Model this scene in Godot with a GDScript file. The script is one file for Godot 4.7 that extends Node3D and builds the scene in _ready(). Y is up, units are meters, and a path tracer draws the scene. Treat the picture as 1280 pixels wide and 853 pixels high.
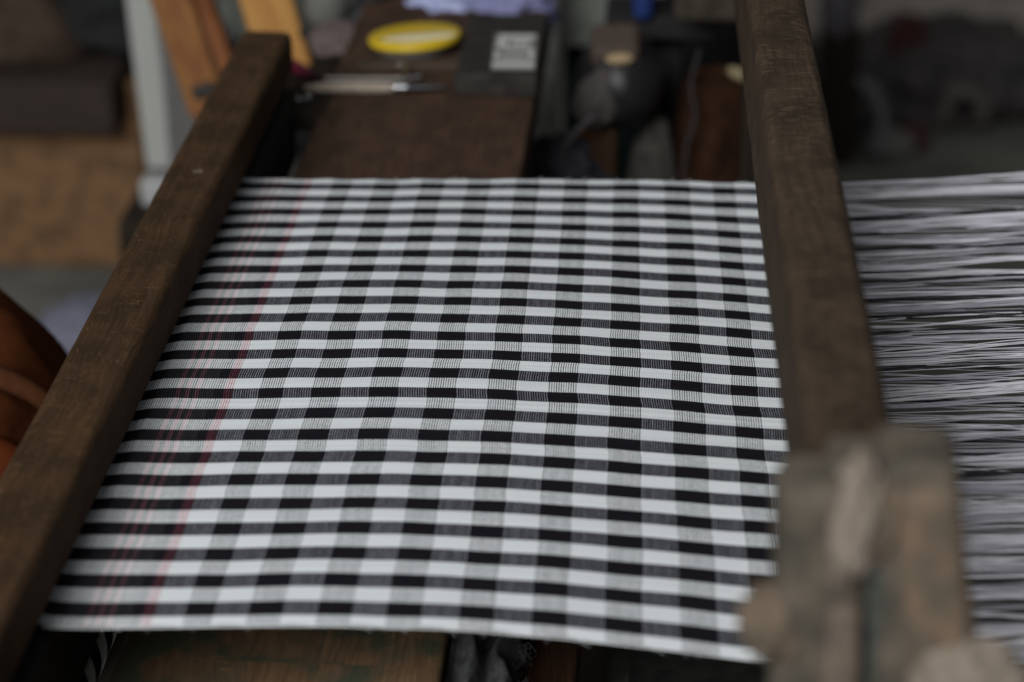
extends Node3D
# A checked cloth on a hand loom, seen close up from beside the loom. Metres, y up.
# The warp runs along x, the weft along z; the cloth lies at about y = 0.6.

var taken := {}
var M := {}
var ripple := FastNoiseLite.new()

# ---------------------------------------------------------------- naming
func numbered(n: String) -> String:
	if not taken.has(n):
		taken[n] = 0
		return n
	taken[n] += 1
	return "%s_%03d" % [n, taken[n]]

func meta(o: Node3D, label: String, category := "", group := "", kind := "") -> Node3D:
	if label: o.set_meta("label", label)
	if category: o.set_meta("category", category)
	if group: o.set_meta("group", group)
	if kind: o.set_meta("kind", kind)
	return o

func thing(called: String, label: String, category: String, at := Vector3.ZERO, turn := Vector3.ZERO, group := "") -> Node3D:
	var o := Node3D.new()
	o.name = numbered(called)
	add_child(o)
	o.position = at
	o.rotation_degrees = turn
	meta(o, label, category, group)
	return o

func part(called: String, mesh: Mesh, mat: Material, parent: Node3D, at := Vector3.ZERO, turn := Vector3.ZERO) -> MeshInstance3D:
	var o := MeshInstance3D.new()
	o.name = called
	o.mesh = mesh
	o.material_override = mat
	parent.add_child(o, true)
	o.position = at
	o.rotation_degrees = turn
	return o

func solo(called: String, mesh: Mesh, mat: Material, label: String, category: String, at := Vector3.ZERO, turn := Vector3.ZERO, group := "") -> MeshInstance3D:
	var o := MeshInstance3D.new()
	o.name = numbered(called)
	o.mesh = mesh
	o.material_override = mat
	add_child(o)
	o.position = at
	o.rotation_degrees = turn
	meta(o, label, category, group)
	return o

# ---------------------------------------------------------------- shapes
# A box with rounded edges. u runs along the longest side (the grain), in metres.
func rbox(size: Vector3, r := 0.004, wear := 0.0, seed_ := 1, long_steps := 1) -> ArrayMesh:
	var h := size / 2.0
	r = minf(r, minf(h.x, minf(h.y, h.z)) * 0.98)
	var inner := h - Vector3(r, r, r)
	var la := size.max_axis_index()
	var nz := FastNoiseLite.new()
	nz.seed = seed_
	nz.frequency = 30.0
	var st := SurfaceTool.new()
	st.begin(Mesh.PRIMITIVE_TRIANGLES)
	var base := 0
	for axis in 3:
		var a1: int = (axis + 1) % 3
		var a2: int = (axis + 2) % 3
		for s in [-1.0, 1.0]:
			var p1 := _steps(h[a1], r, long_steps if a1 == la else 1)
			var p2 := _steps(h[a2], r, long_steps if a2 == la else 1)
			for i in p1.size():
				for j in p2.size():
					var p := Vector3.ZERO
					p[axis] = h[axis] * s
					p[a1] = p1[i]
					p[a2] = p2[j]
					var q := p.clamp(-inner, inner)
					var n := (p - q).normalized()
					p = q + n * r
					if wear > 0.0:
						p += n * wear * nz.get_noise_3dv(p * Vector3(1, 1, 1) + Vector3.ONE * seed_ * 3.1)
					var u := p[la]
					var v: float = p[a1] if la == a2 else (p[a2] if la == a1 else p[a2])
					if la == axis:
						u = p[a1]
						v = p[a2]
					st.set_normal(n)
					st.set_uv(Vector2(u, v + axis * 0.37 + s * 0.11))
					st.add_vertex(p)
			var m := p2.size()
			for i in p1.size() - 1:
				for j in m - 1:
					var k := base + i * m + j
					if s > 0:
						for t in [k, k + 1, k + m, k + 1, k + m + 1, k + m]: st.add_index(t)
					else:
						for t in [k, k + m, k + 1, k + 1, k + m, k + m + 1]: st.add_index(t)
			base += p1.size() * m
	return st.commit()

func _steps(half: float, r: float, n: int) -> PackedFloat32Array:
	var out := PackedFloat32Array()
	for t in [0.0, 0.41, 1.0]: out.append(-half + r * t)
	var w := 2.0 * (half - r)
	for i in range(1, n): out.append(-half + r + w * i / n)
	for t in [0.0, 0.59, 1.0]: out.append(half - r + r * t)
	return out

# A tube along a smooth line through the given points; radii may be one number or one per point.
func tube(points: Array, radius, sides := 8, smooth := 5) -> ArrayMesh:
	var c := Curve3D.new()
	for i in points.size():
		var a: Vector3 = points[maxi(i - 1, 0)]
		var b: Vector3 = points[mini(i + 1, points.size() - 1)]
		var t := (b - a) / 6.0 if smooth > 1 else Vector3.ZERO
		c.add_point(points[i], -t, t)
	var st := SurfaceTool.new()
	st.begin(Mesh.PRIMITIVE_TRIANGLES)
	var rings := (points.size() - 1) * smooth + 1
	for k in rings:
		var f := float(k) / smooth
		var i := mini(int(f), points.size() - 2)
		var p := c.sample(i, f - i)
		var q := c.sample(i, minf(f - i + 0.05, 1.0)) - c.sample(i, maxf(f - i - 0.05, 0.0))
		var d := q.normalized()
		var side := d.cross(Vector3.UP if absf(d.y) < 0.9 else Vector3.RIGHT).normalized()
		var up := side.cross(d)
		var r: float = radius if radius is float else lerpf(radius[i], radius[i + 1], f - i)
		for s in sides:
			var a := TAU * s / sides
			var n := side * cos(a) + up * sin(a)
			st.set_normal(n)
			st.set_uv(Vector2(f * 0.05, float(s) / sides * 0.05))
			st.add_vertex(p + n * r)
	for k in rings - 1:
		for s in sides:
			var a := k * sides + s
			var b := k * sides + (s + 1) % sides
			for t in [a, b, a + sides, b, b + sides, a + sides]: st.add_index(t)
	for e in [0, rings - 1]:
		for s in range(1, sides - 1):
			var b0: int = e * sides
			for t in ([b0, b0 + s + 1, b0 + s] if e == 0 else [b0, b0 + s, b0 + s + 1]): st.add_index(t)
	return st.commit()

func lathe(profile: Array, sides := 40) -> ArrayMesh:
	var st := SurfaceTool.new()
	st.begin(Mesh.PRIMITIVE_TRIANGLES)
	st.set_smooth_group(0)
	for i in profile.size():
		for s in sides + 1:
			var a := TAU * s / sides
			st.set_uv(Vector2(float(s) / sides * 0.3, profile[i].y))
			st.add_vertex(Vector3(cos(a) * profile[i].x, profile[i].y, sin(a) * profile[i].x))
	for i in profile.size() - 1:
		for s in sides:
			var a := i * (sides + 1) + s
			var b := a + sides + 1
			for t in [a, a + 1, b, a + 1, b + 1, b]: st.add_index(t)
	st.generate_normals()
	return st.commit()

# Soft crumpled cloth: a ball pressed flat, with folds.
func lump(size: Vector3, seed_: int, folds := 0.25, freq := 1.6, flat := 0.35) -> ArrayMesh:
	var nz := FastNoiseLite.new()
	nz.seed = seed_
	nz.frequency = freq * 0.5
	nz.fractal_type = FastNoiseLite.FRACTAL_RIDGED
	nz.fractal_octaves = 3
	var st := SurfaceTool.new()
	st.begin(Mesh.PRIMITIVE_TRIANGLES)
	var rows := 40
	var cols := 64
	for i in rows + 1:
		var t := PI * i / rows
		for j in cols + 1:
			var a := TAU * (j % cols) / cols
			var d := Vector3(sin(t) * cos(a), cos(t), sin(t) * sin(a))
			var p := d * (1.0 + folds * nz.get_noise_3dv(d))
			if p.y < -flat: p.y = -flat + (p.y + flat) * 0.05
			st.set_uv(Vector2(a / TAU, t / PI) * 0.4)
			st.add_vertex(p * size * 0.5)
	for i in rows:
		for j in cols:
			var a := i * (cols + 1) + j
			var b := a + cols + 1
			for t in [a, a + 1, b, a + 1, b + 1, b]: st.add_index(t)
	st.generate_normals()
	return st.commit()

# A hanging or lying sheet: a grid bent by a function of (s, t) in 0..1.
func sheet(f: Callable, ns: int, nt: int, uv := Vector2.ONE) -> ArrayMesh:
	var st := SurfaceTool.new()
	st.begin(Mesh.PRIMITIVE_TRIANGLES)
	for i in ns + 1:
		for j in nt + 1:
			var s := float(i) / ns
			var t := float(j) / nt
			st.set_uv(Vector2(s, t) * uv)
			st.add_vertex(f.call(s, t))
	for i in ns:
		for j in nt:
			var a := i * (nt + 1) + j
			var b := a + nt + 1
			for t in [a, b, a + 1, a + 1, b, b + 1]: st.add_index(t)
	st.generate_normals()
	return st.commit()

# ---------------------------------------------------------------- materials
func srgb8(v: float) -> int:
	return clampi(int(round((1.055 * pow(maxf(v, 0.0), 1.0 / 2.4) - 0.055 if v > 0.0031308 else v * 12.92) * 255.0)), 0, 255)

func lin(r: float, g: float, b: float) -> Color:
	return Color(r, g, b).linear_to_srgb()

# Old wood: streaky grain along u, blotches of stain, fine pale scratches, flecks across the grain. Colours are linear.
func wood(dark: Vector3, light: Vector3, seed_: int, scratches := 0, flecks := 0, stain := Vector3(0.02, 0.022, 0.016), stain_amount := 0.35, rough := 0.75, span := Vector2(0.5, 0.25)) -> StandardMaterial3D:
	var w := 1024
	var h := 512
	var fine := FastNoiseLite.new()
	fine.seed = seed_
	fine.frequency = 0.012
	fine.fractal_octaves = 4
	var blot := FastNoiseLite.new()
	blot.seed = seed_ + 7
	blot.frequency = 0.008
	blot.fractal_octaves = 4
	var grit := RandomNumberGenerator.new()
	grit.seed = seed_
	var vals := PackedFloat32Array()
	vals.resize(w * h)
	var cols := PackedFloat32Array()
	cols.resize(w * h)
	for y in h:
		for x in w:
			var warp := blot.get_noise_2d(x * 0.5, y) * 26.0
			var g := fine.get_noise_2d(x * 0.35, (y + warp * 0.5) * 11.0)
			vals[y * w + x] = clampf(0.5 + g * 0.6, 0.0, 1.0)
			vals[y * w + x] = clampf(vals[y * w + x] + grit.randfn(0.0, 0.10), 0.0, 1.0)
			cols[y * w + x] = clampf(blot.get_noise_2d(x * 1.3 + 900.0, y * 1.6) * 1.6 + 0.35, 0.0, 1.0)
	var r := RandomNumberGenerator.new()
	r.seed = seed_ * 91 + 5
	var mark := PackedFloat32Array()
	mark.resize(w * h)
	for k in scratches:
		var x := r.randf() * w
		var y := r.randf() * h
		var a := r.randfn(0.0, 0.35) + (1.4 if r.randf() < 0.25 else 0.0)
		var n := int(r.randf_range(2, 14))
		var s := r.randf_range(0.08, 0.6) * r.randf_range(0.4, 1.0)
		for i in n:
			mark[posmod(int(y), h) * w + posmod(int(x), w)] = s
			x += cos(a)
			y += sin(a)
			a += r.randfn(0.0, 0.015)
	for k in flecks:
		var x := r.randi_range(0, w - 1)
		var y := r.randi_range(0, h - 1)
		var n := int(r.randf_range(4, 18))
		var s := r.randf_range(0.1, 0.8) * r.randf_range(0.3, 1.0)
		for i in n:
			mark[posmod(y + i, h) * w + (x + 1) % w] = s * 0.6
			mark[posmod(y + i, h) * w + x] = s * (1.0 - absf(i * 2.0 / n - 1.0) * 0.7)
	var px := PackedByteArray()
	px.resize(w * h * 3)
	var hp := PackedByteArray()
	hp.resize(w * h)
	for k in w * h:
		var v := vals[k]
		var c := dark.lerp(light, v)
		c = c.lerp(stain, cols[k] * stain_amount)
		c = c.lerp(light * 3.6, mark[k] * 0.7)
		px[k * 3] = srgb8(c.x)
		px[k * 3 + 1] = srgb8(c.y)
		px[k * 3 + 2] = srgb8(c.z)
		hp[k] = clampi(int(v * 200.0 - mark[k] * 60.0 + 40.0), 0, 255)
	var m := StandardMaterial3D.new()
	m.albedo_texture = ImageTexture.create_from_image(Image.create_from_data(w, h, false, Image.FORMAT_RGB8, px))
	m.roughness = rough
	m.metallic_specular = 0.22
	m.heightmap_enabled = true
	m.heightmap_texture = ImageTexture.create_from_image(Image.create_from_data(w, h, false, Image.FORMAT_L8, hp))
	m.heightmap_scale = 0.07
	m.uv1_scale = Vector3(1.0 / span.x, 1.0 / span.y, 1)
	return m

func plain(c: Color, rough := 0.8, metal := 0.0, spec := 0.4) -> StandardMaterial3D:
	var m := StandardMaterial3D.new()
	m.albedo_color = c
	m.roughness = rough
	m.metallic = metal
	m.metallic_specular = spec
	return m

# A surface with soft blotches between two linear colours.
func mottled(a: Vector3, b: Vector3, seed_: int, size_m: float, rough := 0.85, spec := 0.3) -> StandardMaterial3D:
	var n := 256
	var nz := FastNoiseLite.new()
	nz.seed = seed_
	nz.frequency = 0.02
	nz.fractal_octaves = 5
	var px := PackedByteArray()
	px.resize(n * n * 3)
	for y in n:
		for x in n:
			# blend the two borders so that the pattern repeats without a seam
			var fx := float(x) / n
			var fy := float(y) / n
			var v := nz.get_noise_2d(x, y) * (1 - fx) * (1 - fy) + nz.get_noise_2d(x - n, y) * fx * (1 - fy) + nz.get_noise_2d(x, y - n) * (1 - fx) * fy + nz.get_noise_2d(x - n, y - n) * fx * fy
			var c := a.lerp(b, clampf(0.5 + v * 1.3, 0.0, 1.0))
			px[(y * n + x) * 3] = srgb8(c.x)
			px[(y * n + x) * 3 + 1] = srgb8(c.y)
			px[(y * n + x) * 3 + 2] = srgb8(c.z)
	var m := StandardMaterial3D.new()
	m.albedo_texture = ImageTexture.create_from_image(Image.create_from_data(n, n, false, Image.FORMAT_RGB8, px))
	m.uv1_triplanar = true
	m.uv1_scale = Vector3.ONE / size_m
	m.roughness = rough
	m.metallic_specular = spec
	return m

# ---------------------------------------------------------------- the cloth
const X0 := -0.34      # the texture's span on the cloth, metres
const X1 := 0.095
const ZF := -1.4605    # far selvedge
const ZN := -0.9085    # near selvedge
const ROW0 := -1.4465  # first black warp stripe
const ROWP := 0.0238   # stripe period
const WEFT := 6.0 * (X1 - X0) / 2048.0  # pick spacing

# Which weft yarn lies at x (mm): 0 white, 1 black, 2 pink, 3 red, 4 grey
func weft_kind(x: float) -> int:
	if x < -264.4: return 1
	if x < -254.0: return 4
	if x < -251.6: return 2
	if x < -249.2: return 4
	if x < -247.0: return 2
	if x < -244.6: return 4
	if x < -241.7: return 2
	if x < -228.6: return 1 if x > -234.0 else 4
	if x < -224.3: return 3
	if x < -210.3: return 0
	var starts := [-210.3, -182.3, -151.7, -120.8, -89.2, -57.4, -25.1, 7.7, 40.1]
	var ends := [-197.1, -167.2, -136.2, -104.9, -73.1, -41.4, -8.7, 24.0, 53.8]
	for i in 9:
		if x >= starts[i] and x < ends[i]: return 1
	return 0

func cloth_material() -> StandardMaterial3D:
	var w := 2048
	var h := 2048
	var r := RandomNumberGenerator.new()
	r.seed = 4
	# per-pick and per-end values
	var line := PackedFloat32Array(); line.resize(w)
	var pick := PackedInt32Array(); pick.resize(w)
	var kind := PackedInt32Array(); kind.resize(w)
	var strength := {}
	for x in w:
		var X := lerpf(X0, X1, (x + 0.5) / w)
		var f := (X - X0) / WEFT
		var i := int(floorf(f))
		if not strength.has(i): strength[i] = r.randf_range(0.85, 1.1)
		var d := absf(f - i - 0.5)
		line[x] = smoothstep(0.33, 0.09, d) * strength[i]
		pick[x] = i & 1
		kind[x] = weft_kind((X0 + (i + 0.5) * WEFT) * 1000.0)
	var weft_c := [Vector3(0.80, 0.82, 0.83), Vector3(0.011, 0.010, 0.013), Vector3(0.58, 0.24, 0.28), Vector3(0.46, 0.11, 0.14), Vector3(0.10, 0.105, 0.10)]
	var nz := FastNoiseLite.new()
	nz.seed = 12
	nz.frequency = 0.006
	var px := PackedByteArray()
	px.resize(w * h * 3)
	var hp := PackedByteArray()
	hp.resize(w * h)
	var lut := PackedByteArray()
	lut.resize(1025)
	for i in 1025: lut[i] = srgb8(i / 1024.0)
	var tone := {}
	var slub := PackedFloat32Array(); slub.resize(64 * 256)
	for i in slub.size(): slub[i] = r.randfn(0.0, 0.05)
	for y in h:
		var Z := lerpf(ZF, ZN, (y + 0.5) / h)
		var k := (Z - ROW0) / ROWP
		var fr := k - floorf(k + 0.5)
		var e := int(floorf(Z / 0.00099))
		if not tone.has(e): tone[e] = r.randf_range(0.86, 1.06)
		var tn: float = tone[e]
		var black := absf(fr + r.randf_range(-0.004, 0.004)) < 0.250
		var edge := minf(Z - ZF, ZN - Z)
		var fe := Z / 0.00099 - e
		var shade := 0.90 + 0.10 * smoothstep(0.5, 0.2, absf(fe - 0.5))
		var wc := Vector3(0.012, 0.011, 0.014) if black else Vector3(0.79, 0.81, 0.82)
		wc *= tn * shade
		var par := e & 1
		var crown := 110.0 * smoothstep(0.5, 0.1, absf(fe - 0.5)) * tn
		var reach := 0.31 if black else 0.90
		var shift := int(round(nz.get_noise_2d(y * 0.6, 50.0) * 5.0 + nz.get_noise_2d(y * 6.0, 9.0) * 1.0))
		var at := y * w * 3
		for x in w:
			var xs := clampi(x + shift, 0, w - 1)
			var m := (line[xs] if not black else line[xs] * line[xs]) * reach * (0.8 if (pick[xs] ^ par) == 1 else 1.0)
			var kd := kind[xs]
			var c: Vector3 = weft_c[kd]
			if edge < 0.0026:
				m = 0.0
				m = (0.75 if ((xs + y * 2) / 3) % 3 == 0 else 0.1) if kd != 0 else 0.0
			if m > 1.0: m = 1.0
			if kd == 2 and not black: m *= 0.9
			if kd == 0 and black: c = Vector3(0.80, 0.81, 0.89)
			if kd == 0 and not black and edge >= 0.0026:
				m *= 0.5
				c = c * 0.8
			# a little slub along each end
			m = clampf(m + slub[(x >> 3) + (e & 63) * 256] * (0.35 if black else 1.0), 0.0, 1.0)
			px[at] = lut[clampi(int((wc.x + (c.x - wc.x) * m) * 1024.0), 0, 1024)]
			px[at + 1] = lut[clampi(int((wc.y + (c.y - wc.y) * m) * 1024.0), 0, 1024)]
			px[at + 2] = lut[clampi(int((wc.z + (c.z - wc.z) * m) * 1024.0), 0, 1024)]
			hp[y * w + x] = clampi(int(crown + line[xs] * (135.0 if (pick[xs] ^ par) == 0 else 60.0)), 0, 255)
			at += 3
	var mt := StandardMaterial3D.new()
	mt.albedo_texture = ImageTexture.create_from_image(Image.create_from_data(w, h, false, Image.FORMAT_RGB8, px))
	mt.roughness = 0.95
	mt.metallic_specular = 0.15
	mt.texture_repeat = false
	mt.heightmap_enabled = true
	mt.heightmap_texture = ImageTexture.create_from_image(Image.create_from_data(w, h, false, Image.FORMAT_L8, hp))
	mt.heightmap_scale = 0.02
	mt.backlight_enabled = true
	mt.backlight = Color(0.12, 0.12, 0.12)
	return mt

# Height of the stretched cloth above y = 0.6: a low swell of a few millimetres.
func cloth_y(x: float, z: float) -> float:
	var a := (clampf(x, -0.28, 0.07) + 0.1) / 0.15
	var b := (clampf(z, -1.47, -0.89) + 1.18) / 0.28
	var mm := 2.904 - 0.419 * b - 3.896 * b * b + 1.489 * b * b * b
	mm += a * (0.29 - 0.431 * b + 0.673 * b * b - 2.009 * b * b * b)
	mm += a * a * (-7.047 - 3.296 * b + 0.28 * b * b - 2.427 * b * b * b)
	mm += a * a * a * (-0.581 - 0.007 * b - 0.43 * b * b) + a * a * a * a * (1.989 + 1.989 * b)
	mm += 0.55 * ripple.get_noise_2d(x * 1000.0, z * 420.0)
	return mm * 0.001

func cloth_skew(x: float, z: float) -> float:   # picks lean towards the beater at the near selvedge
	var t := clampf((x + 0.225) / 0.25, 0.0, 1.15)
	return lerpf(0.008, 0.024, t) * (z + 1.2)

func build_cloth() -> void:
	var t := thing("checked_cloth", "black and white checked cloth with thin red lines, stretched flat on the loom", "cloth")
	var f := func(s: float, q: float) -> Vector3:
		var x := lerpf(-0.302, 0.092, s)
		var z := lerpf(ZF, ZN, q)
		var y := 0.6 + cloth_y(x, z)
		if x < -0.262: y = lerpf(y, 0.5952, smoothstep(-0.262, -0.276, x))
		return Vector3(x, y, z + 0.0006 * sin(x * 210.0) * (1.0 if q > 0.98 or q < 0.02 else 0.0))
	var mesh := sheet(f, 150, 120)
	# texture places: x along u with the skew taken out, z along v
	var d := MeshDataTool.new()
	d.create_from_surface(mesh, 0)
	for i in d.get_vertex_count():
		var p := d.get_vertex(i)
		d.set_vertex_uv(i, Vector2((p.x - cloth_skew(p.x, p.z) - X0) / (X1 - X0), (p.z - ZF) / (ZN - ZF)))
	var m2 := ArrayMesh.new()
	d.commit_to_surface(m2)
	part("cloth_sheet", m2, M.cloth, t)
	for z in [ZF, ZN]:
		var pts := []
		for i in 40:
			var x := lerpf(-0.27, 0.09, i / 39.0)
			pts.append(Vector3(x, 0.6 + cloth_y(x, z) - 0.0004, z + 0.0003))
		part("selvedge", tube(pts, 0.0004, 6, 2), M.selvedge, t)

	var st := SurfaceTool.new()
	st.begin(Mesh.PRIMITIVE_TRIANGLES)
	var r := RandomNumberGenerator.new()
	r.seed = 31
	for i in 70:
		var far := r.randf() < 0.4
		var x := r.randf_range(-0.265, 0.07)
		var z := ZF if far else ZN
		var out := -1.0 if far else 1.0
		var p := Vector3(x, 0.6 + cloth_y(x, z), z)
		var l := r.randf_range(0.0008, 0.0045)
		st.append_from(tube([p, p + Vector3(r.randfn(0, 0.001), r.randf_range(0, 0.0012), out * l * 0.5), p + Vector3(r.randfn(0, 0.002), r.randf_range(-0.001, 0.001), out * l)], 0.00011, 3, 2), 0, Transform3D.IDENTITY)
	meta(part("fuzz", st.commit(), M.selvedge, t), "", "", "", "stuff")

func build_warp() -> void:
	var t := thing("warp_yarns", "white and black warp threads fanning out taut to the right of the beater", "yarn")
	var r := RandomNumberGenerator.new()
	r.seed = 77
	var n := int((ZN - ZF) / 0.00099)
	var wave := FastNoiseLite.new()
	wave.seed = 9
	wave.frequency = 0.012
	var tones := [M.yarn, M.yarn_light, M.yarn_dull]
	var i := 0
	while i < n:
		var z0 := ZF + (i + 0.5) * 0.00099
		var k := (z0 - ROW0) / ROWP
		var black := absf(k - floorf(k + 0.5)) < 0.13
		var count := r.randi_range(3, 7)
		# the clump: its yarns draw together to the right, some raised with the upper shed, some lowered
		var lift := r.randf() < 0.62
		var slope := r.randf_range(0.060, 0.098) if lift else r.randf_range(-0.05, 0.03)
		var drift := r.randfn(0.0, 0.006)
		var pinch := r.randf_range(0.0, 0.4)
		var st := SurfaceTool.new()
		st.begin(Mesh.PRIMITIVE_TRIANGLES)
		var mid := z0 + count * 0.5 * 0.00099
		for c in count:
			var kk := (z0 + c * 0.00099 - ROW0) / ROWP
			if (absf(kk - floorf(kk + 0.5)) < 0.13) != black:
				count = c
				break
			var z := z0 + c * 0.00099
			var y0 := 0.6 + cloth_y(0.07, z)
			var pts := []
			var wob := r.randfn(0.0, 0.0004)
			for q in [0.0, 0.03, 0.06, 0.09, 0.12, 0.15, 0.20, 0.26, 0.55]:
				var zz: float = lerpf(z, mid, pinch * minf(q / 0.15, 1.0)) + drift * q / 0.2 + wob * sin(q * 40.0 + c) + (wave.get_noise_2d(q * 1000.0, i * 60.0) * 0.0034 + wave.get_noise_2d(q * 700.0 + 500.0, (i + c) * 90.0) * 0.0022) * smoothstep(0.0, 0.05, q)
				pts.append(Vector3(0.086 + q, y0 + slope * q * (1.0 if q > 0.02 else 0.5) + r.randfn(0.0, 0.0005), zz))
			st.append_from(tube(pts, r.randf_range(0.00026, 0.00044), 5, 2), 0, Transform3D.IDENTITY)
		part("warp_strand", st.commit(), M.yarn_black if black else tones[r.randi_range(0, 2)], t)
		i += maxi(count, 1)
	var loose := SurfaceTool.new()
	loose.begin(Mesh.PRIMITIVE_TRIANGLES)
	for j in 190:
		var z := r.randf_range(ZF, ZN)
		var slope := r.randf_range(-0.03, 0.09)
		var y0 := 0.6 + cloth_y(0.07, z)
		var dz := r.randfn(0.0, 0.010)
		loose.append_from(tube([Vector3(0.086, y0, z), Vector3(0.19, y0 + slope * 0.11, z + dz * 0.5), Vector3(0.66, y0 + slope * 0.59, z + dz * 2.0)], r.randf_range(0.0002, 0.00034), 5, 2), 0, Transform3D.IDENTITY)
	meta(part("fine_yarns", loose.commit(), M.yarn, t), "", "", "", "stuff")

# ---------------------------------------------------------------- scene
func _ready() -> void:
	ripple.seed = 21
	ripple.frequency = 0.016
	ripple.fractal_octaves = 2
	var cam := Camera3D.new()
	cam.name = "camera"
	cam.position = Vector3(0, 1.166, 0)
	cam.rotation_degrees = Vector3(-25.03, 3.77, 0)
	var at := CameraAttributesPhysical.new()
	at.frustum_focal_length = 85.0
	at.exposure_aperture = 4.7
	at.frustum_focus_distance = 1.305
	at.frustum_near = 0.05
	at.frustum_far = 40.0
	cam.attributes = at
	cam.fov = 16.06
	cam.near = 0.05
	cam.far = 40.0
	add_child(cam)
	var we := WorldEnvironment.new()
	we.name = "environment"
	var env := Environment.new()
	env.background_mode = Environment.BG_COLOR
	env.background_color = Color(0.38, 0.39, 0.40)
	env.background_energy_multiplier = 1.0
	env.tonemap_mode = Environment.TONE_MAPPER_LINEAR
	env.tonemap_exposure = 1.0
	env.sdfgi_enabled = true
	env.ssao_enabled = true
	env.ssil_enabled = true
	we.environment = env
	add_child(we)
	var win := AreaLight3D.new()     # soft daylight from the open side of the shed
	win.name = "daylight_opening"
	win.area_size = Vector2(2.6, 2.0)
	win.light_energy = 22.4
	win.light_color = Color(0.985, 0.995, 1.0)
	win.shadow_enabled = true
	win.area_range = 12.0
	add_child(win)
	win.look_at_from_position(Vector3(-1.45, 3.1, 2.2), Vector3(-0.1, 0.5, -1.5))

	# materials
	M.cloth = cloth_material()
	M.selvedge = plain(lin(0.6, 0.6, 0.6), 0.95, 0, 0.15)
	M.yarn = plain(lin(0.66, 0.64, 0.69), 0.9, 0, 0.2)
	M.yarn_light = plain(lin(0.72, 0.70, 0.74), 0.9, 0, 0.2)
	M.yarn_dull = plain(lin(0.44, 0.42, 0.47), 0.9, 0, 0.2)
	M.yarn_black = plain(lin(0.035, 0.034, 0.038), 0.9, 0, 0.2)
	M.beam = wood(Vector3(0.038, 0.020, 0.010), Vector3(0.076, 0.042, 0.021), 11, 3600, 500, Vector3(0.032, 0.019, 0.010), 0.65)
	M.cap = wood(Vector3(0.040, 0.027, 0.018), Vector3(0.070, 0.047, 0.030), 23, 100, 4200, Vector3(0.030, 0.021, 0.014), 0.7)
	M.dark_wood = wood(Vector3(0.012, 0.008, 0.006), Vector3(0.032, 0.022, 0.016), 31, 150)
	M.board = wood(Vector3(0.045, 0.025, 0.016), Vector3(0.084, 0.050, 0.034), 41, 200, 0, Vector3(0.03, 0.018, 0.013), 0.5)
	M.foot = wood(Vector3(0.11, 0.066, 0.037), Vector3(0.23, 0.14, 0.075), 53, 120, 60, Vector3(0.07, 0.075, 0.05), 0.95)
	M.crate = wood(Vector3(0.15, 0.080, 0.038), Vector3(0.23, 0.13, 0.066), 61, 60, 0, Vector3(0.07, 0.04, 0.022), 0.6)
	M.red_wood = wood(Vector3(0.032, 0.014, 0.008), Vector3(0.075, 0.034, 0.019), 71, 40)
	M.orange_wood = wood(Vector3(0.16, 0.065, 0.022), Vector3(0.30, 0.14, 0.050), 83, 30, 0, Vector3(0.14, 0.05, 0.03), 0.5, 0.4)
	M.yellow_wood = wood(Vector3(0.32, 0.15, 0.042), Vector3(0.50, 0.27, 0.085), 97, 30, 0, Vector3(0.28, 0.11, 0.04), 0.35, 0.4)
	M.worn = mottled(Vector3(0.054, 0.048, 0.038), Vector3(0.115, 0.093, 0.070), 5, 0.12)
	M.worn_brown = mottled(Vector3(0.085, 0.070, 0.052), Vector3(0.16, 0.11, 0.075), 6, 0.09)
	M.pale_wood = mottled(Vector3(0.13, 0.105, 0.083), Vector3(0.24, 0.195, 0.155), 8, 0.05)
	M.iron = mottled(Vector3(0.032, 0.035, 0.030), Vector3(0.062, 0.065, 0.056), 9, 0.05, 0.5, 0.5)
	M.reed = plain(Color(0.45, 0.44, 0.42), 0.4, 0.8)
	M.floor = mottled(Vector3(0.095, 0.090, 0.078), Vector3(0.16, 0.152, 0.130), 14, 0.8, 0.9)
	M.wall = mottled(Vector3(0.10, 0.102, 0.088), Vector3(0.17, 0.168, 0.148), 15, 1.1, 0.9)

	# ------------------------------------------------ the setting
	var fl := solo("floor", rbox(Vector3(12, 0.2, 12), 0.01), M.floor, "grey concrete workshop floor", "floor", Vector3(0, -0.1, -3))
	fl.set_meta("kind", "structure")
	var bw := solo("back_wall", rbox(Vector3(12, 3.0, 0.2), 0.01), M.wall, "dark grey plaster wall behind the heap", "wall", Vector3(0, 1.5, -4.35))
	bw.set_meta("kind", "structure")

	# ------------------------------------------------ the loom
	build_cloth()
	build_warp()
	var beam := thing("breast_beam", "dark brown square wooden beam lying along the cloth's left edge", "beam", Vector3(-0.2868, 0.615, -1.1))
	part("timber", rbox(Vector3(0.0375, 0.0325, 1.125), 0.006, 0.0005, 3, 60), M.beam, beam)
	part("wood_chip", rbox(Vector3(0.006, 0.001, 0.005), 0.0005), M.worn_brown, beam, Vector3(0.0025, 0.0164, -0.276), Vector3(0, 30, 0))
	solo("under_rail", rbox(Vector3(0.046, 0.056, 1.15), 0.003, 0.0008, 5, 30), plain(lin(0.006, 0.005, 0.005), 0.8), "black rail clamped under the left beam", "rail", Vector3(-0.2905, 0.562, -1.08))  # near-black rail added to fill the dark region beneath the beam
	var roll := thing("cloth_roll", "roll of finished checked cloth beneath the left beam", "cloth roll", Vector3(-0.312, 0.49, -1.18))
	var wound := func(s: float, q: float) -> Vector3:
		var a := TAU * s * 1.5
		var rr := 0.0295 + 0.002 * s
		return Vector3(sin(a) * rr, cos(a) * rr, lerpf(-0.28, 0.35, q))
	part("wound_cloth", sheet(wound, 72, 4, Vector2(0.55, 1.0)), M.cloth, roll)
	var axle := CylinderMesh.new()
	axle.top_radius = 0.028
	axle.bottom_radius = 0.028
	axle.height = 0.8
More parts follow.
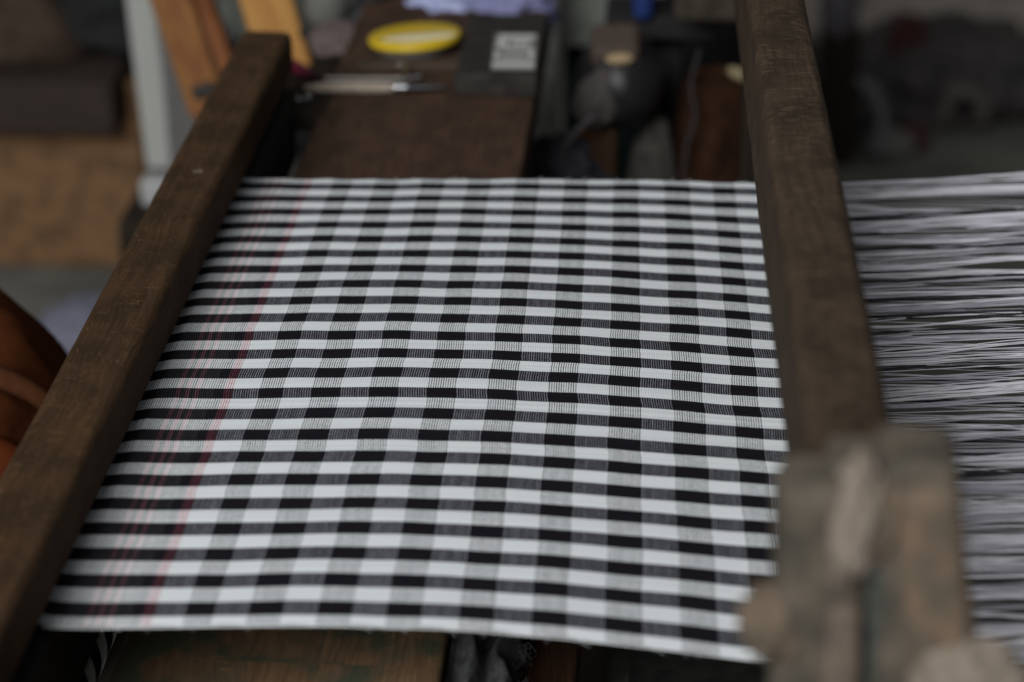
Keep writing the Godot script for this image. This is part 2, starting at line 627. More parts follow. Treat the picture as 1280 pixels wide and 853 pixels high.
	part("roller", axle, M.dark_wood, roll, Vector3.ZERO, Vector3(90, 0, 0))

	var beater := thing("beater", "weathered wooden beater with a long cap rail, standing across the warp", "beater", Vector3(0.0705, 0.3, -1.2))
	var bo := beater.position
	part("cap_rail", rbox(Vector3(0.0335, 0.062, 1.03), 0.006, 0.0005, 9, 60), M.cap, beater, Vector3(0.066, 0.724, -1.245) - bo, Vector3(0, 1.0, 0))
	part("lower_rail", rbox(Vector3(0.034, 0.05, 0.9), 0.006, 0.001, 10, 20), M.dark_wood, beater, Vector3(0.080, 0.535, -1.24) - bo)
	var wires := SurfaceTool.new()
	wires.begin(Mesh.PRIMITIVE_TRIANGLES)
	var wire := BoxMesh.new()
	wire.size = Vector3(0.003, 0.15, 0.0003)
	for i in 290: wires.append_from(wire, 0, Transform3D(Basis.IDENTITY, Vector3(0.080, 0.62, ZF + 0.001 + i * 0.0019) - bo))
	meta(part("reed_wires", wires.commit(), M.reed, beater), "", "", "", "stuff")
	part("upright", rbox(Vector3(0.026, 0.56, 0.034), 0.005, 0.002, 12, 12), M.worn, beater, Vector3(0.0935, 0.517, -0.7175) - bo, Vector3(0, 0, 1.2))
	part("upright", rbox(Vector3(0.037, 0.50, 0.045), 0.005, 0.001, 12, 12), M.dark_wood, beater, Vector3(0.0805, 0.519, -1.80) - bo)
	part("cheek", rbox(Vector3(0.032, 0.50, 0.032), 0.009, 0.004, 13, 12), M.worn, beater, Vector3(0.0575, 0.537, -0.717) - bo)
	part("cheek", rbox(Vector3(0.024, 0.30, 0.026), 0.007, 0.004, 14, 12), M.worn_brown, beater, Vector3(0.1120, 0.643, -0.708) - bo, Vector3(0, 0, 9))
	part("filler_block", rbox(Vector3(0.030, 0.20, 0.020), 0.003, 0.002, 24, 6), M.worn, beater, Vector3(0.0735, 0.692, -0.724) - bo)
	part("tenon", lump(Vector3(0.019, 0.046, 0.030), 15, 0.25, 1.4, 0.9), M.pale_wood, beater, Vector3(0.0672, 0.769, -0.711) - bo, Vector3(0, 0, -6))
	part("tenon", lump(Vector3(0.010, 0.040, 0.026), 16, 0.2, 1.4, 0.9), M.worn_brown, beater, Vector3(0.0785, 0.777, -0.711) - bo, Vector3(0, 0, -3))
	part("bolt_strap", rbox(Vector3(0.012, 0.15, 0.010), 0.003), M.iron, beater, Vector3(0.0785, 0.683, -0.706) - bo)
	part("strip", rbox(Vector3(0.013, 0.13, 0.014), 0.005, 0.003, 18, 6), mottled(Vector3(0.095, 0.074, 0.057), Vector3(0.16, 0.12, 0.092), 19, 0.05), beater, Vector3(0.0655, 0.680, -0.702) - bo)
	part("peg", lump(Vector3(0.021, 0.027, 0.022), 20, 0.3, 1.6, 0.9), M.worn_brown, beater, Vector3(0.0425, 0.729, -0.712) - bo, Vector3(0, 0, 20))
	part("wedge", lump(Vector3(0.036, 0.03, 0.02), 21, 0.25, 1.4, 0.9), M.pale_wood, beater, Vector3(0.1075, 0.718, -0.695) - bo, Vector3(0, 0, 25))

	solo("foot_board", rbox(Vector3(0.162, 0.03, 0.8), 0.004, 0.001, 22, 30), M.foot, "broad brown board with green stains under the cloth's near edge", "board", Vector3(-0.181, 0.505, -1.0))
	build_below()
	build_shelf()
	build_left()
	build_middle()
	build_right()

func build_below() -> void:
	var rag_m := mottled(Vector3(0.05, 0.05, 0.05), Vector3(0.12, 0.12, 0.12), 25, 0.06, 1.0, 0.1)
	var nz := FastNoiseLite.new()
	nz.seed = 3
	nz.frequency = 9.0
	var rag := func(s: float, q: float) -> Vector3:
		var x := lerpf(-0.098, -0.066 + 0.004 * sin(q * 37.0), s)
		return Vector3(x, 0.515 - 0.02 * s * s + 0.008 * nz.get_noise_2d(x * 6.0, q * 0.6) - 0.004 * sin(s * 14.0), lerpf(-1.12, -0.85, q))
	var t := thing("grey_rag", "grey lint covered rag hanging beside the stained board", "rag")
	part("rag", sheet(rag, 40, 40), rag_m, t)
	var fr := SurfaceTool.new()
	fr.begin(Mesh.PRIMITIVE_TRIANGLES)
	var r := RandomNumberGenerator.new()
	r.seed = 8
	for i in 260:
		var z := r.randf_range(-1.1, -0.86)
		var q := (z + 1.12) / 0.27
		var x := -0.067 + 0.004 * sin(q * 37.0)
		var p := Vector3(x, 0.494 + r.randf_range(-0.003, 0.006), z)
		fr.append_from(tube([p, p + Vector3(r.randf_range(0.001, 0.003), r.randf_range(-0.001, 0.002), r.randfn(0, 0.002)), p + Vector3(r.randf_range(0.002, 0.007), r.randf_range(-0.004, 0.003), r.randfn(0, 0.003))], 0.00015, 3, 2), 0, Transform3D.IDENTITY)
	meta(part("lint", fr.commit(), rag_m, t), "", "", "", "stuff")
	solo("cross_rail", rbox(Vector3(0.034, 0.03, 0.9), 0.003, 0.001, 26, 20), M.red_wood, "dark red brown rail between the grey rag and the black gap", "rail", Vector3(-0.053, 0.465, -1.0))
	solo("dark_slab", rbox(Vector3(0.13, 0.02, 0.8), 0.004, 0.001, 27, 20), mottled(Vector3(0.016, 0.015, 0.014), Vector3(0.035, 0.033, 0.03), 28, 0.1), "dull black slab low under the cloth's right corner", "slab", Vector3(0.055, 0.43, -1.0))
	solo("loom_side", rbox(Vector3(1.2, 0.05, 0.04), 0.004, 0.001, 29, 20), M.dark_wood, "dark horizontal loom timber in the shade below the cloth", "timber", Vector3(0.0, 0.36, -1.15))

func build_shelf() -> void:
	solo("shelf_board", rbox(Vector3(0.156, 0.03, 0.62), 0.003, 0.001, 40, 30), M.board, "dull brown board holding tools behind the cloth's far edge", "board", Vector3(-0.173, 0.555, -1.67))
	solo("wood_slat", rbox(Vector3(0.12, 0.006, 0.018), 0.002, 0.0005, 41, 8), wood(Vector3(0.05, 0.033, 0.024), Vector3(0.085, 0.06, 0.044), 43), "thin brown slat lying across the shelf board in front of the yellow lid", "slat", Vector3(-0.175, 0.573, -1.765), Vector3(0, 4, 0))
	# yellow lid
	var yl := plain(lin(0.62, 0.42, 0.015), 0.4, 0, 0.5)
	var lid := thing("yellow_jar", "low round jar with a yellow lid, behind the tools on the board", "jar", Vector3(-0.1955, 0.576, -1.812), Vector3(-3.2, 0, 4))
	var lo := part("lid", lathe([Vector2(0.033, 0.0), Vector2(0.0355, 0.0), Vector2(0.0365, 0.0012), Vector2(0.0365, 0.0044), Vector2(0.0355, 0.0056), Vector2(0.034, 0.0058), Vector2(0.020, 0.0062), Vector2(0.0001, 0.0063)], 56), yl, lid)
	part("lid_sheen", lump(Vector3(0.060, 0.0024, 0.020), 101, 0.1, 1.0, 0.9), plain(lin(0.74, 0.66, 0.44), 0.5), lo, Vector3(0.005, 0.0062, 0.0125), Vector3(0, 6, 0))  # pale streak: the sky reflection on the lid, put into colour and shape
	var jar := lathe([Vector2(0.0, 0.0), Vector2(0.031, 0.0), Vector2(0.032, 0.003), Vector2(0.032, 0.0063), Vector2(0.0, 0.0063)], 40)
	part("jar_base", jar, plain(lin(0.13, 0.125, 0.12), 0.4), lid, Vector3(0, -0.0058, 0))
	# a knife: pale handle, bright ferrule, dark blade
	var k := thing("awl", "awl with pale wooden handle, shiny ring and dark steel tip, lying on the shelf", "awl", Vector3(-0.222, 0.5745, -1.702), Vector3(0, 5, 0))
	part("handle", tube([Vector3(-0.045, 0, 0), Vector3(-0.02, 0.0005, 0), Vector3(0.012, 0, 0), Vector3(0.022, 0, 0)], [0.003, 0.0046, 0.0044, 0.0034], 12, 4), mottled(Vector3(0.22, 0.18, 0.14), Vector3(0.36, 0.30, 0.24), 44, 0.03), k)
	part("ferrule", tube([Vector3(0.021, 0, 0), Vector3(0.0245, 0, 0), Vector3(0.031, 0, 0)], [0.0036, 0.0042, 0.0034], 14, 3), plain(Color(0.75, 0.75, 0.76), 0.22, 1.0), k)
	part("blade", tube([Vector3(0.030, 0, 0), Vector3(0.045, 0, 0), Vector3(0.060, 0.0002, 0)], [0.0028, 0.0024, 0.0006], 10, 3), plain(Color(0.3, 0.3, 0.31), 0.3, 1.0), k)
	var rod := thing("crochet_rod", "thin pale rod with a glinting end above the awl", "rod", Vector3(-0.225, 0.5735, -1.726), Vector3(0, 3, 0))
	part("shaft", tube([Vector3(-0.03, 0, 0), Vector3(0.0, 0, 0), Vector3(0.033, 0, 0)], 0.0016, 8, 2), plain(lin(0.22, 0.2, 0.18), 0.4), rod)
	part("tip", tube([Vector3(0.033, 0, 0), Vector3(0.042, 0.001, -0.002)], [0.0016, 0.0022], 8, 2), plain(Color(0.8, 0.8, 0.8), 0.2, 1.0), rod)
	var hook := thing("wire_hook", "small bright wire hook between the slat and the awl", "hook", Vector3(-0.196, 0.574, -1.735))
	part("wire", tube([Vector3(0, 0, 0.02), Vector3(0.001, 0.002, 0.0), Vector3(-0.002, 0.001, -0.018), Vector3(-0.007, 0.002, -0.02)], 0.0009, 8, 4), plain(Color(0.7, 0.7, 0.7), 0.25, 1.0), hook)
	var pen := thing("magenta_pen", "stubby magenta plastic pen beside the left beam's far end", "pen", Vector3(-0.278, 0.582, -1.725), Vector3(0, -47, -6))
	part("barrel", tube([Vector3(-0.012, 0, 0), Vector3(0.0, 0, 0), Vector3(0.021, 0, 0)], [0.0042, 0.005, 0.0048], 12, 3), plain(lin(0.14, 0.008, 0.028), 0.35), pen)
	part("cap_end", tube([Vector3(0.021, 0, 0), Vector3(0.025, 0, 0)], [0.0045, 0.002], 12, 2), plain(lin(0.05, 0.004, 0.012), 0.35), pen)
	var rr := RandomNumberGenerator.new()
	rr.seed = 5
	var beads := [["leftmost and highest of the tiny shiny beads by the left beam", -0.275, -1.690], ["rightmost tiny shiny bead, nearest the awl's handle", -0.262, -1.684], ["lowest tiny shiny bead, on the tray's near edge", -0.268, -1.679]]
	for q in beads:
		var bead := SphereMesh.new()
		bead.radius = 0.0022
		bead.height = 0.0044
		solo("metal_bead", bead, plain(Color(0.8, 0.8, 0.8), 0.12, 1.0), q[0], "bead", Vector3(q[1], 0.5723, q[2]), Vector3.ZERO, "metal beads by the awl")
	solo("tool_tray", rbox(Vector3(0.05, 0.012, 0.10), 0.003), M.dark_wood, "dark little tray under the awl's handle by the left beam", "tray", Vector3(-0.268, 0.564, -1.70))
	# dark box with a printed label
	var bx := thing("dark_box", "flat blackish box with a worn label of white marks on its top", "box", Vector3(-0.124, 0.57, -1.775))
	part("box_body", rbox(Vector3(0.062, 0.018, 0.15), 0.003), mottled(Vector3(0.020, 0.017, 0.015), Vector3(0.036, 0.031, 0.027), 45, 0.1), bx, Vector3(0, 0.009, 0.0))
	var lab := part("label", rbox(Vector3(0.033, 0.0008, 0.086), 0.0003), plain(lin(0.17, 0.165, 0.155), 0.7), bx, Vector3(0.0105, 0.0186, 0.022), Vector3(0, 2, 0))
	var ink := plain(lin(0.50, 0.49, 0.47), 0.7)
	for q in [[0.001, -0.035, 0.028, 0.009], [-0.010, -0.018, 0.008, 0.018], [0.004, -0.020, 0.014, 0.010], [0.003, -0.003, 0.022, 0.006], [-0.013, 0.010, 0.004, 0.016], [0.013, 0.010, 0.004, 0.020], [0.000, 0.017, 0.019, 0.005], [0.000, 0.033, 0.031, 0.011]]:
		part("print", rbox(Vector3(q[2], 0.0004, q[3]), 0.0001), ink, lab, Vector3(q[0], 0.0005, q[1]))
	# soft things at the back
	solo("pale_blue_cloth", lump(Vector3(0.11, 0.045, 0.09), 51, 0.3, 2.2), mottled(Vector3(0.22, 0.23, 0.40), Vector3(0.46, 0.50, 0.72), 52, 0.05), "crumpled pale blue cloth behind the yellow lid", "cloth", Vector3(-0.175, 0.552, -1.945))
	solo("lilac_cloth", lump(Vector3(0.065, 0.05, 0.06), 54, 0.35, 2.6), mottled(Vector3(0.12, 0.12, 0.24), Vector3(0.26, 0.26, 0.42), 55, 0.04), "crumpled dull lilac cloth behind the dark box", "cloth", Vector3(-0.128, 0.560, -1.935))
	solo("brown_pouch", lump(Vector3(0.046, 0.03, 0.05), 56, 0.2, 1.5), mottled(Vector3(0.08, 0.058, 0.055), Vector3(0.14, 0.105, 0.10), 57, 0.05), "small dusty brown pouch left of the yellow lid", "pouch", Vector3(-0.268, 0.545, -1.90))
	solo("rear_ledge", rbox(Vector3(0.10, 0.03, 0.16), 0.004), M.dark_wood, "small dark ledge carrying the grey green cup and black strap", "ledge", Vector3(-0.28, 0.485, -1.985))
	var cup := lathe([Vector2(0.0, 0.0), Vector2(0.016, 0.0), Vector2(0.019, 0.01), Vector2(0.021, 0.06), Vector2(0.0195, 0.06), Vector2(0.017, 0.012), Vector2(0.0, 0.008)], 36)
	solo("grey_cup", cup, plain(lin(0.14, 0.14, 0.125), 0.35), "grey green cup behind the black strap", "cup", Vector3(-0.29, 0.535, -1.985), Vector3(8, 0, -4))
	solo("black_strap", tube([Vector3(-0.308, 0.535, -1.955), Vector3(-0.29, 0.531, -1.945), Vector3(-0.273, 0.540, -1.94), Vector3(-0.258, 0.552, -1.94), Vector3(-0.246, 0.566, -1.945), Vector3(-0.238, 0.605, -1.95)], [0.004, 0.0055, 0.0075, 0.011, 0.015, 0.017], 12, 6), plain(lin(0.006, 0.006, 0.007), 0.6), "thick black strap curling up left of the yellow lid", "strap")
	# varnished slats leaning up behind the left beam
	var ch := thing("slatted_chair", "orange and yellow varnished wooden chair slats leaning behind the left beam", "chair", Vector3(-0.35, 0.49, -2.0))
	var co := ch.position
	part("orange_slat", rbox(Vector3(0.036, 0.26, 0.014), 0.005, 0.001, 58, 12), M.orange_wood, ch, Vector3(-0.434, 0.572, -2.0) - co, Vector3(-6, 0, 17))
	part("reddish_slat", rbox(Vector3(0.016, 0.26, 0.018), 0.005, 0.001, 59, 12), wood(Vector3(0.13, 0.045, 0.015), Vector3(0.26, 0.10, 0.045), 84, 20, 0, Vector3(0.05, 0.02, 0.01), 0.4, 0.4), ch, Vector3(-0.4055, 0.58, -1.995) - co, Vector3(-6, 0, 17))
	part("yellow_slat", rbox(Vector3(0.046, 0.26, 0.014), 0.005, 0.001, 60, 12), M.yellow_wood, ch, Vector3(-0.352, 0.592, -1.99) - co, Vector3(-6, 0, 15))
	part("short_slat", rbox(Vector3(0.03, 0.10, 0.012), 0.004, 0.001, 62, 8), M.orange_wood, ch, Vector3(-0.226, 0.575, -2.0) - co, Vector3(0, 0, -14))
	part("cross_bar", rbox(Vector3(0.30, 0.02, 0.016), 0.004, 0.001, 61, 8), M.orange_wood, ch, Vector3(-0.33, 0.68, -2.02) - co)
	solo("back_partition", rbox(Vector3(0.55, 0.34, 0.02), 0.004), mottled(Vector3(0.10, 0.105, 0.09), Vector3(0.16, 0.165, 0.145), 63, 0.2), "pale grey green partition standing behind the slats", "partition", Vector3(-0.17, 0.60, -2.26))
	part("bracket", rbox(Vector3(0.022, 0.012, 0.016), 0.003), plain(lin(0.035, 0.03, 0.026), 0.8), ch, Vector3(-0.400, 0.472, -1.985) - co, Vector3(0, 0, 17))
	part("leg", rbox(Vector3(0.024, 0.50, 0.02), 0.004, 0.001, 66, 8), M.orange_wood, ch, Vector3(-0.352, 0.24, -2.02) - co)

func build_left() -> void:
	# white post and its foot
	var post := thing("white_post", "off white plastic post leaning slightly, left of the orange slats", "post", Vector3(-0.488, 0.315, -2.2), Vector3(0, 0, 3.2))
	part("post_shaft", rbox(Vector3(0.031, 0.36, 0.03), 0.008, 0.0006, 65, 6), plain(lin(0.34, 0.34, 0.315), 0.55), post, Vector3(0, 0.18, 0))
	part("post_foot", rbox(Vector3(0.034, 0.028, 0.034), 0.006), plain(lin(0.34, 0.34, 0.33), 0.55), post, Vector3(-0.006, -0.021, 0.004))
	solo("post_stand", rbox(Vector3(0.10, 0.28, 0.12), 0.006), M.dark_wood, "dark wooden stand under the white post", "stand", Vector3(-0.475, 0.14, -2.2))
	solo("plastic_sheet", rbox(Vector3(0.07, 0.18, 0.012), 0.004), mottled(Vector3(0.075, 0.07, 0.066), Vector3(0.15, 0.145, 0.14), 66, 0.03), "mottled grey plastic sheet between the white post and the left beam", "sheet", Vector3(-0.445, 0.375, -2.19))
	# the crate: separate boards on its face
	var c := thing("wooden_crate", "light brown wooden crate standing on the floor at far left", "crate", Vector3(-0.75, 0.0, -2.74))
	part("front_board", rbox(Vector3(0.29, 0.188, 0.02), 0.004, 0.001, 67, 10), M.crate, c, Vector3(-0.01, 0.095, 0.065))
	part("corner_post", rbox(Vector3(0.026, 0.235, 0.03), 0.004, 0.001, 70, 8), M.crate, c, Vector3(0.128, 0.1185, 0.046))
	part("end_board", rbox(Vector3(0.016, 0.19, 0.36), 0.004), M.crate, c, Vector3(0.134, 0.095, -0.15))
	part("back_board", rbox(Vector3(0.29, 0.19, 0.016), 0.004), M.crate, c, Vector3(-0.01, 0.095, -0.33))
	solo("crate_lid", rbox(Vector3(0.27, 0.062, 0.20), 0.004, 0.001, 71, 10), wood(Vector3(0.030, 0.020, 0.017), Vector3(0.055, 0.040, 0.034), 72), "dark brown thick board lying on the light brown crate", "board", Vector3(-0.772, 0.221, -2.72))
	solo("brown_sack", lump(Vector3(0.20, 0.12, 0.14), 73, 0.2, 1.4), mottled(Vector3(0.035, 0.022, 0.015), Vector3(0.07, 0.045, 0.032), 74, 0.1), "dark brown sack on the crate's board", "sack", Vector3(-0.79, 0.275, -2.74))
	solo("black_bag", lump(Vector3(0.17, 0.14, 0.16), 75, 0.2, 1.6), plain(lin(0.008, 0.008, 0.008), 0.8), "black bag slumped beside the brown sack", "bag", Vector3(-0.655, 0.29, -2.78))
	solo("grey_sheet", lump(Vector3(0.40, 0.05, 0.12), 76, 0.3, 2.0), mottled(Vector3(0.035, 0.037, 0.036), Vector3(0.08, 0.082, 0.08), 77, 0.1), "grey folded sheet along the top of the bags", "sheet", Vector3(-0.72, 0.335, -2.84), Vector3(0, 0, 4))
	solo("dark_chest", rbox(Vector3(0.9, 0.34, 0.3), 0.01), plain(lin(0.008, 0.008, 0.008), 0.9), "black chest behind the crate", "chest", Vector3(-0.75, 0.20, -3.15))
	# orange cloth at the left edge
	var ob := thing("orange_bundle", "rust orange draped fabric bulging out left of the beam", "fabric", Vector3(-0.457, 0.388, -1.36))
	var om := mottled(Vector3(0.042, 0.013, 0.005), Vector3(0.072, 0.021, 0.007), 78, 0.05, 0.95, 0.1)
	part("fabric", lump(Vector3(0.185, 0.33, 0.22), 79, 0.13, 1.0, 0.9), om, ob)
	part("fold", tube([Vector3(0.020, 0.145, 0.06), Vector3(0.060, 0.138, 0.065), Vector3(0.085, 0.120, 0.06), Vector3(0.095, 0.09, 0.05)], [0.006, 0.007, 0.006, 0.004], 12, 5), mottled(Vector3(0.05, 0.018, 0.008), Vector3(0.075, 0.028, 0.013), 80, 0.06, 0.95, 0.1), ob)
	part("fold", tube([Vector3(0.020, 0.10, 0.075), Vector3(0.058, 0.09, 0.08), Vector3(0.08, 0.065, 0.075), Vector3(0.085, 0.03, 0.06)], [0.013, 0.014, 0.012, 0.008], 12, 5), mottled(Vector3(0.060, 0.014, 0.005), Vector3(0.09, 0.021, 0.007), 81, 0.06, 0.95, 0.1), ob)
	solo("bench_seat", rbox(Vector3(0.30, 0.04, 0.5), 0.008), M.dark_wood, "dark bench under the rust orange fabric", "bench", Vector3(-0.50, 0.25, -1.36))
	solo("violet_rag", lump(Vector3(0.10, 0.05, 0.12), 82, 0.3, 2.0), mottled(Vector3(0.13, 0.13, 0.17), Vector3(0.2, 0.2, 0.25), 83, 0.05), "pale violet grey rag on the floor beside the left beam", "rag", Vector3(-0.645, 0.012, -2.47))

func build_middle() -> void:
	var pipe := CylinderMesh.new()
	pipe.top_radius = 0.0125
	pipe.bottom_radius = 0.0125
	pipe.height = 0.75
	solo("grey_pipe", pipe, mottled(Vector3(0.16, 0.16, 0.14), Vector3(0.26, 0.26, 0.235), 85, 0.2, 0.5), "pale grey upright pipe behind the dark box", "pipe", Vector3(-0.1125, 0.375, -2.2))
	solo("teal_curtain", sheet(func(s: float, q: float) -> Vector3: return Vector3(lerpf(-0.10, 0.08, s), lerpf(0.9, 0.0, q), -2.32 + 0.012 * sin(s * 40.0)), 40, 10), mottled(Vector3(0.006, 0.013, 0.013), Vector3(0.014, 0.022, 0.022), 86, 0.2), "blackish teal curtain right of the grey pipe", "curtain")
	# dark tangle of yarn waste under the pipe
	solo("yarn_waste", lump(Vector3(0.075, 0.09, 0.10), 87, 0.35, 2.4, 0.7), mottled(Vector3(0.018, 0.016, 0.02), Vector3(0.06, 0.055, 0.065), 88, 0.03), "dark tangle of waste yarn right of the shelf board", "yarn", Vector3(-0.079, 0.44, -1.82))
	solo("waste_stand", rbox(Vector3(0.09, 0.40, 0.12), 0.006), M.dark_wood, "dark stand holding the waste yarn", "stand", Vector3(-0.078, 0.20, -1.83))
	# winder: a dark rounded body with a brown cap and small pale yellow patch
	var wd := thing("winder", "dark rounded winder with brown top and a small pale yellow patch", "winder", Vector3(-0.034, 0.50, -1.85))
	part("winder_body", lump(Vector3(0.072, 0.074, 0.08), 89, 0.06, 0.8, 0.9), plain(lin(0.012, 0.011, 0.011), 0.45), wd, Vector3(0.0, 0.034, 0), Vector3(0, 0, -15))
	part("winder_top", rbox(Vector3(0.040, 0.03, 0.04), 0.008), mottled(Vector3(0.045, 0.032, 0.025), Vector3(0.08, 0.058, 0.046), 90, 0.04), wd, Vector3(-0.004, 0.062, 0.008), Vector3(20, 0, 4))
	part("pale_patch", lump(Vector3(0.021, 0.009, 0.010), 100, 0.15, 1.5, 0.8), plain(lin(0.30, 0.215, 0.12), 0.7, 0.0), wd, Vector3(-0.001, 0.062, 0.0300), Vector3(0, 0, 4))
	part("grey_cheek", lump(Vector3(0.034, 0.05, 0.022), 91, 0.3, 1.2, 0.9), mottled(Vector3(0.032, 0.027, 0.025), Vector3(0.075, 0.066, 0.062), 92, 0.03), wd, Vector3(-0.016, 0.028, 0.030), Vector3(0, 0, -25))
	solo("loose_string", tube([Vector3(-0.052, 0.522, -1.80), Vector3(-0.064, 0.512, -1.80), Vector3(-0.076, 0.498, -1.795), Vector3(-0.080, 0.482, -1.79), Vector3(-0.076, 0.468, -1.79), Vector3(-0.066, 0.462, -1.79)], [0.003, 0.0028, 0.002, 0.0018, 0.0016, 0.0014], 8, 6), plain(lin(0.06, 0.055, 0.055), 0.9), "pale string trailing down from the dark winder", "string")
	solo("red_brown_post", rbox(Vector3(0.032, 0.50, 0.04), 0.004, 0.001, 93, 10), M.red_wood, "red brown wooden post under the dark winder", "post", Vector3(-0.052, 0.25, -1.85))
	solo("grey_sack", lump(Vector3(0.062, 0.50, 0.08), 94, 0.12, 1.2, 0.95), mottled(Vector3(0.030, 0.027, 0.023), Vector3(0.06, 0.055, 0.048), 95, 0.08), "grey brown sack right of the red brown post", "sack", Vector3(-0.008, 0.245, -1.87))
	# a red brown jar with a black mouth, under a small shelf
	var jar := lathe([Vector2(0.0, 0.0), Vector2(0.034, 0.0), Vector2(0.037, 0.10), Vector2(0.0365, 0.40), Vector2(0.033, 0.505), Vector2(0.027, 0.53), Vector2(0.025, 0.53), Vector2(0.029, 0.50), Vector2(0.032, 0.40), Vector2(0.0, 0.30)], 40)
	solo("brown_jar", jar, mottled(Vector3(0.013, 0.006, 0.004), Vector3(0.034, 0.016, 0.009), 96, 0.12, 0.9, 0.1), "tall red brown jar with an open dark mouth, by the beater", "jar", Vector3(0.0445, 0.0, -1.88))
	solo("hanging_cord", tube([Vector3(0.028, 0.565, -1.84), Vector3(0.022, 0.535, -1.84), Vector3(0.026, 0.51, -1.835), Vector3(0.020, 0.485, -1.835), Vector3(0.018, 0.45, -1.835), Vector3(0.020, 0.40, -1.835)], 0.0015, 8, 5), plain(lin(0.028, 0.024, 0.025), 0.9), "dull grey cord hanging in front of the brown jar", "cord")
	solo("pale_chip", lump(Vector3(0.022, 0.012, 0.014), 98, 0.3, 1.5), plain(lin(0.19, 0.15, 0.085), 0.7), "pale yellow chip of wood on the brown jar's rim", "chip", Vector3(0.062, 0.538, -1.855), Vector3(0, 0, -25))
	solo("upper_shelf", rbox(Vector3(0.075, 0.03, 0.16), 0.008), mottled(Vector3(0.030, 0.022, 0.016), Vector3(0.05, 0.04, 0.03), 99, 0.1), "small brown shelf above the open jar", "shelf", Vector3(0.044, 0.600, -1.92))
	solo("black_backing", rbox(Vector3(0.09, 0.8, 0.02), 0.004), plain(lin(0.005, 0.005, 0.005), 0.9), "black board standing behind the brown jar", "board", Vector3(0.043, 0.40, -2.1))
	var bm := plain(lin(0.014, 0.030, 0.12), 0.5)
	var bt := [Vector2(0.0, 0.0), Vector2(0.008, 0.0), Vector2(0.009, 0.004), Vector2(0.009, 0.045), Vector2(0.004, 0.055), Vector2(0.004, 0.068), Vector2(0.0, 0.068)]
	var b1 := thing("blue_bottle", "narrow blue bottle above the dark winder", "bottle", Vector3(-0.018, 0.572, -1.90))
	part("bottle_body", lathe(bt, 28), bm, b1)
	solo("bottle_ledge", rbox(Vector3(0.09, 0.02, 0.06), 0.003), plain(lin(0.010, 0.009, 0.009), 0.8), "black ledge carrying the blue bottles", "ledge", Vector3(-0.004, 0.562, -1.93))
	var b2 := thing("blue_bottle", "small blue bottle half hidden left of the brown shelf", "bottle", Vector3(0.0065, 0.592, -1.93))
	part("bottle_body", lathe(bt, 28), bm, b2, Vector3.ZERO)
	solo("ledge_post", rbox(Vector3(0.03, 0.555, 0.03), 0.003), plain(lin(0.010, 0.009, 0.009), 0.8), "black post below the blue bottles' ledge", "post", Vector3(0.0, 0.277, -1.94))

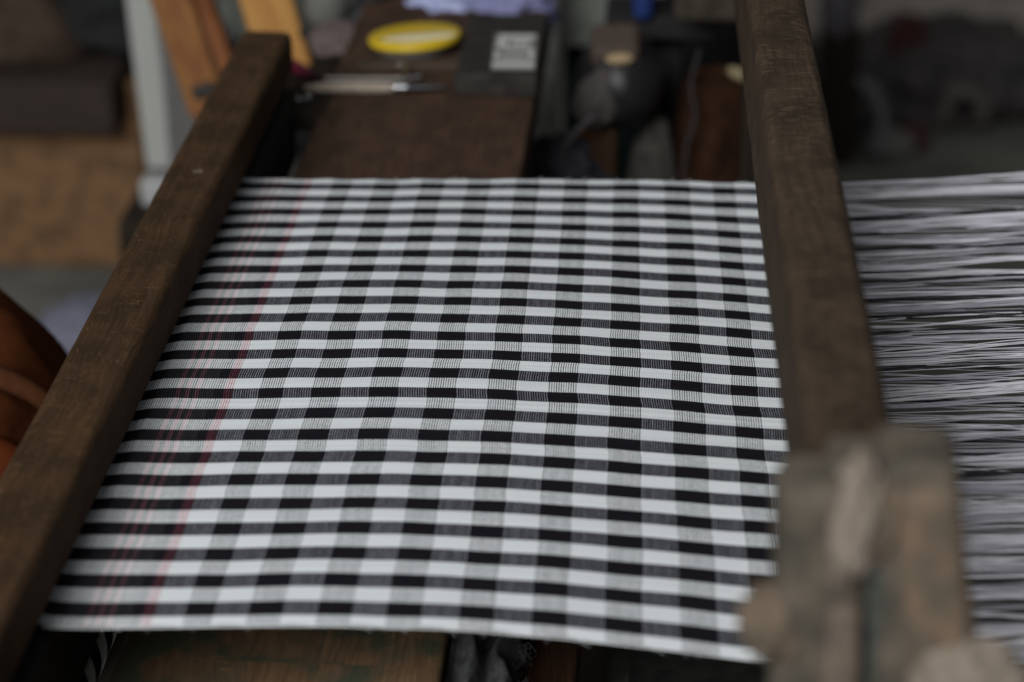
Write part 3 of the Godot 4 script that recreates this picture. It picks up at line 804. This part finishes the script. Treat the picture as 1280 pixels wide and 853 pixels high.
func build_right() -> void:
	var dk := mottled(Vector3(0.020, 0.017, 0.017), Vector3(0.075, 0.066, 0.062), 110, 0.15)
	solo("dark_heap", lump(Vector3(0.36, 0.14, 0.24), 111, 0.35, 1.6), dk, "heap of dark fabric on the floor right of the beater", "heap", Vector3(0.40, 0.03, -3.36))
	solo("dark_bundle", lump(Vector3(0.11, 0.12, 0.12), 112, 0.3, 1.6), dk, "small dark bundle behind the beater's cap rail", "bundle", Vector3(0.262, 0.03, -3.2))
	var rm := mottled(Vector3(0.11, 0.098, 0.10), Vector3(0.19, 0.175, 0.18), 113, 0.04)
	solo("rope_loop", tube([Vector3(0.235, 0.105, -3.12), Vector3(0.258, 0.108, -3.115), Vector3(0.280, 0.096, -3.11), Vector3(0.294, 0.066, -3.11), Vector3(0.296, 0.035, -3.11), Vector3(0.290, 0.010, -3.10)], 0.0085, 10, 6), rm, "pale grey rope arching over the small dark bundle", "rope")
	var ring := []
	for i in 9: ring.append(Vector3(0.416 + cos(PI * 1.15 * i / 8.0 - 0.25) * 0.026, 0.034 + sin(PI * 1.15 * i / 8.0 - 0.25) * 0.034, -3.2))
	solo("fabric_ring", tube(ring, 0.010, 10, 4), mottled(Vector3(0.07, 0.062, 0.055), Vector3(0.13, 0.115, 0.105), 114, 0.04), "grey ring of twisted fabric in front of the dark heap", "ring")
	solo("black_tube", tube([Vector3(0.458, 0.024, -3.27), Vector3(0.478, 0.052, -3.28), Vector3(0.515, 0.060, -3.29), Vector3(0.60, 0.05, -3.3)], 0.022, 14, 6), plain(lin(0.012, 0.013, 0.017), 0.5), "black tube curving along the heap's right end", "tube")
	solo("red_rag", lump(Vector3(0.055, 0.08, 0.06), 115, 0.35, 2.0), plain(lin(0.05, 0.014, 0.013), 0.9), "small dark red rag on top of the dark heap", "rag", Vector3(0.345, 0.085, -3.33))
	solo("reddish_scrap", lump(Vector3(0.04, 0.04, 0.05), 116, 0.35, 2.0), plain(lin(0.06, 0.025, 0.024), 0.9), "brownish red scrap on the floor before the heap", "scrap", Vector3(0.345, 0.010, -3.155))
	solo("beige_mat", lump(Vector3(0.62, 0.10, 0.16), 117, 0.12, 1.4), mottled(Vector3(0.15, 0.125, 0.105), Vector3(0.24, 0.21, 0.18), 118, 0.2), "long dull beige roll behind the dark heap", "roll", Vector3(0.42, 0.05, -3.58))
	solo("mauve_sleeve", lump(Vector3(0.05, 0.17, 0.06), 119, 0.15, 1.4, 0.95), mottled(Vector3(0.08, 0.07, 0.08), Vector3(0.14, 0.125, 0.135), 120, 0.06), "upright grey mauve cloth just right of the cap rail", "cloth", Vector3(0.232, 0.24, -3.10), Vector3(0, 0, -6))
	solo("cloth_stand", rbox(Vector3(0.05, 0.19, 0.05), 0.005), M.dark_wood, "short dark stand under the grey mauve cloth", "stand", Vector3(0.232, 0.095, -3.10))
	solo("grey_scrap", lump(Vector3(0.06, 0.04, 0.05), 121, 0.3, 2.0), mottled(Vector3(0.10, 0.095, 0.085), Vector3(0.17, 0.16, 0.15), 122, 0.05), "pale grey scrap at the heap's near edge", "scrap", Vector3(0.312, 0.010, -3.135))
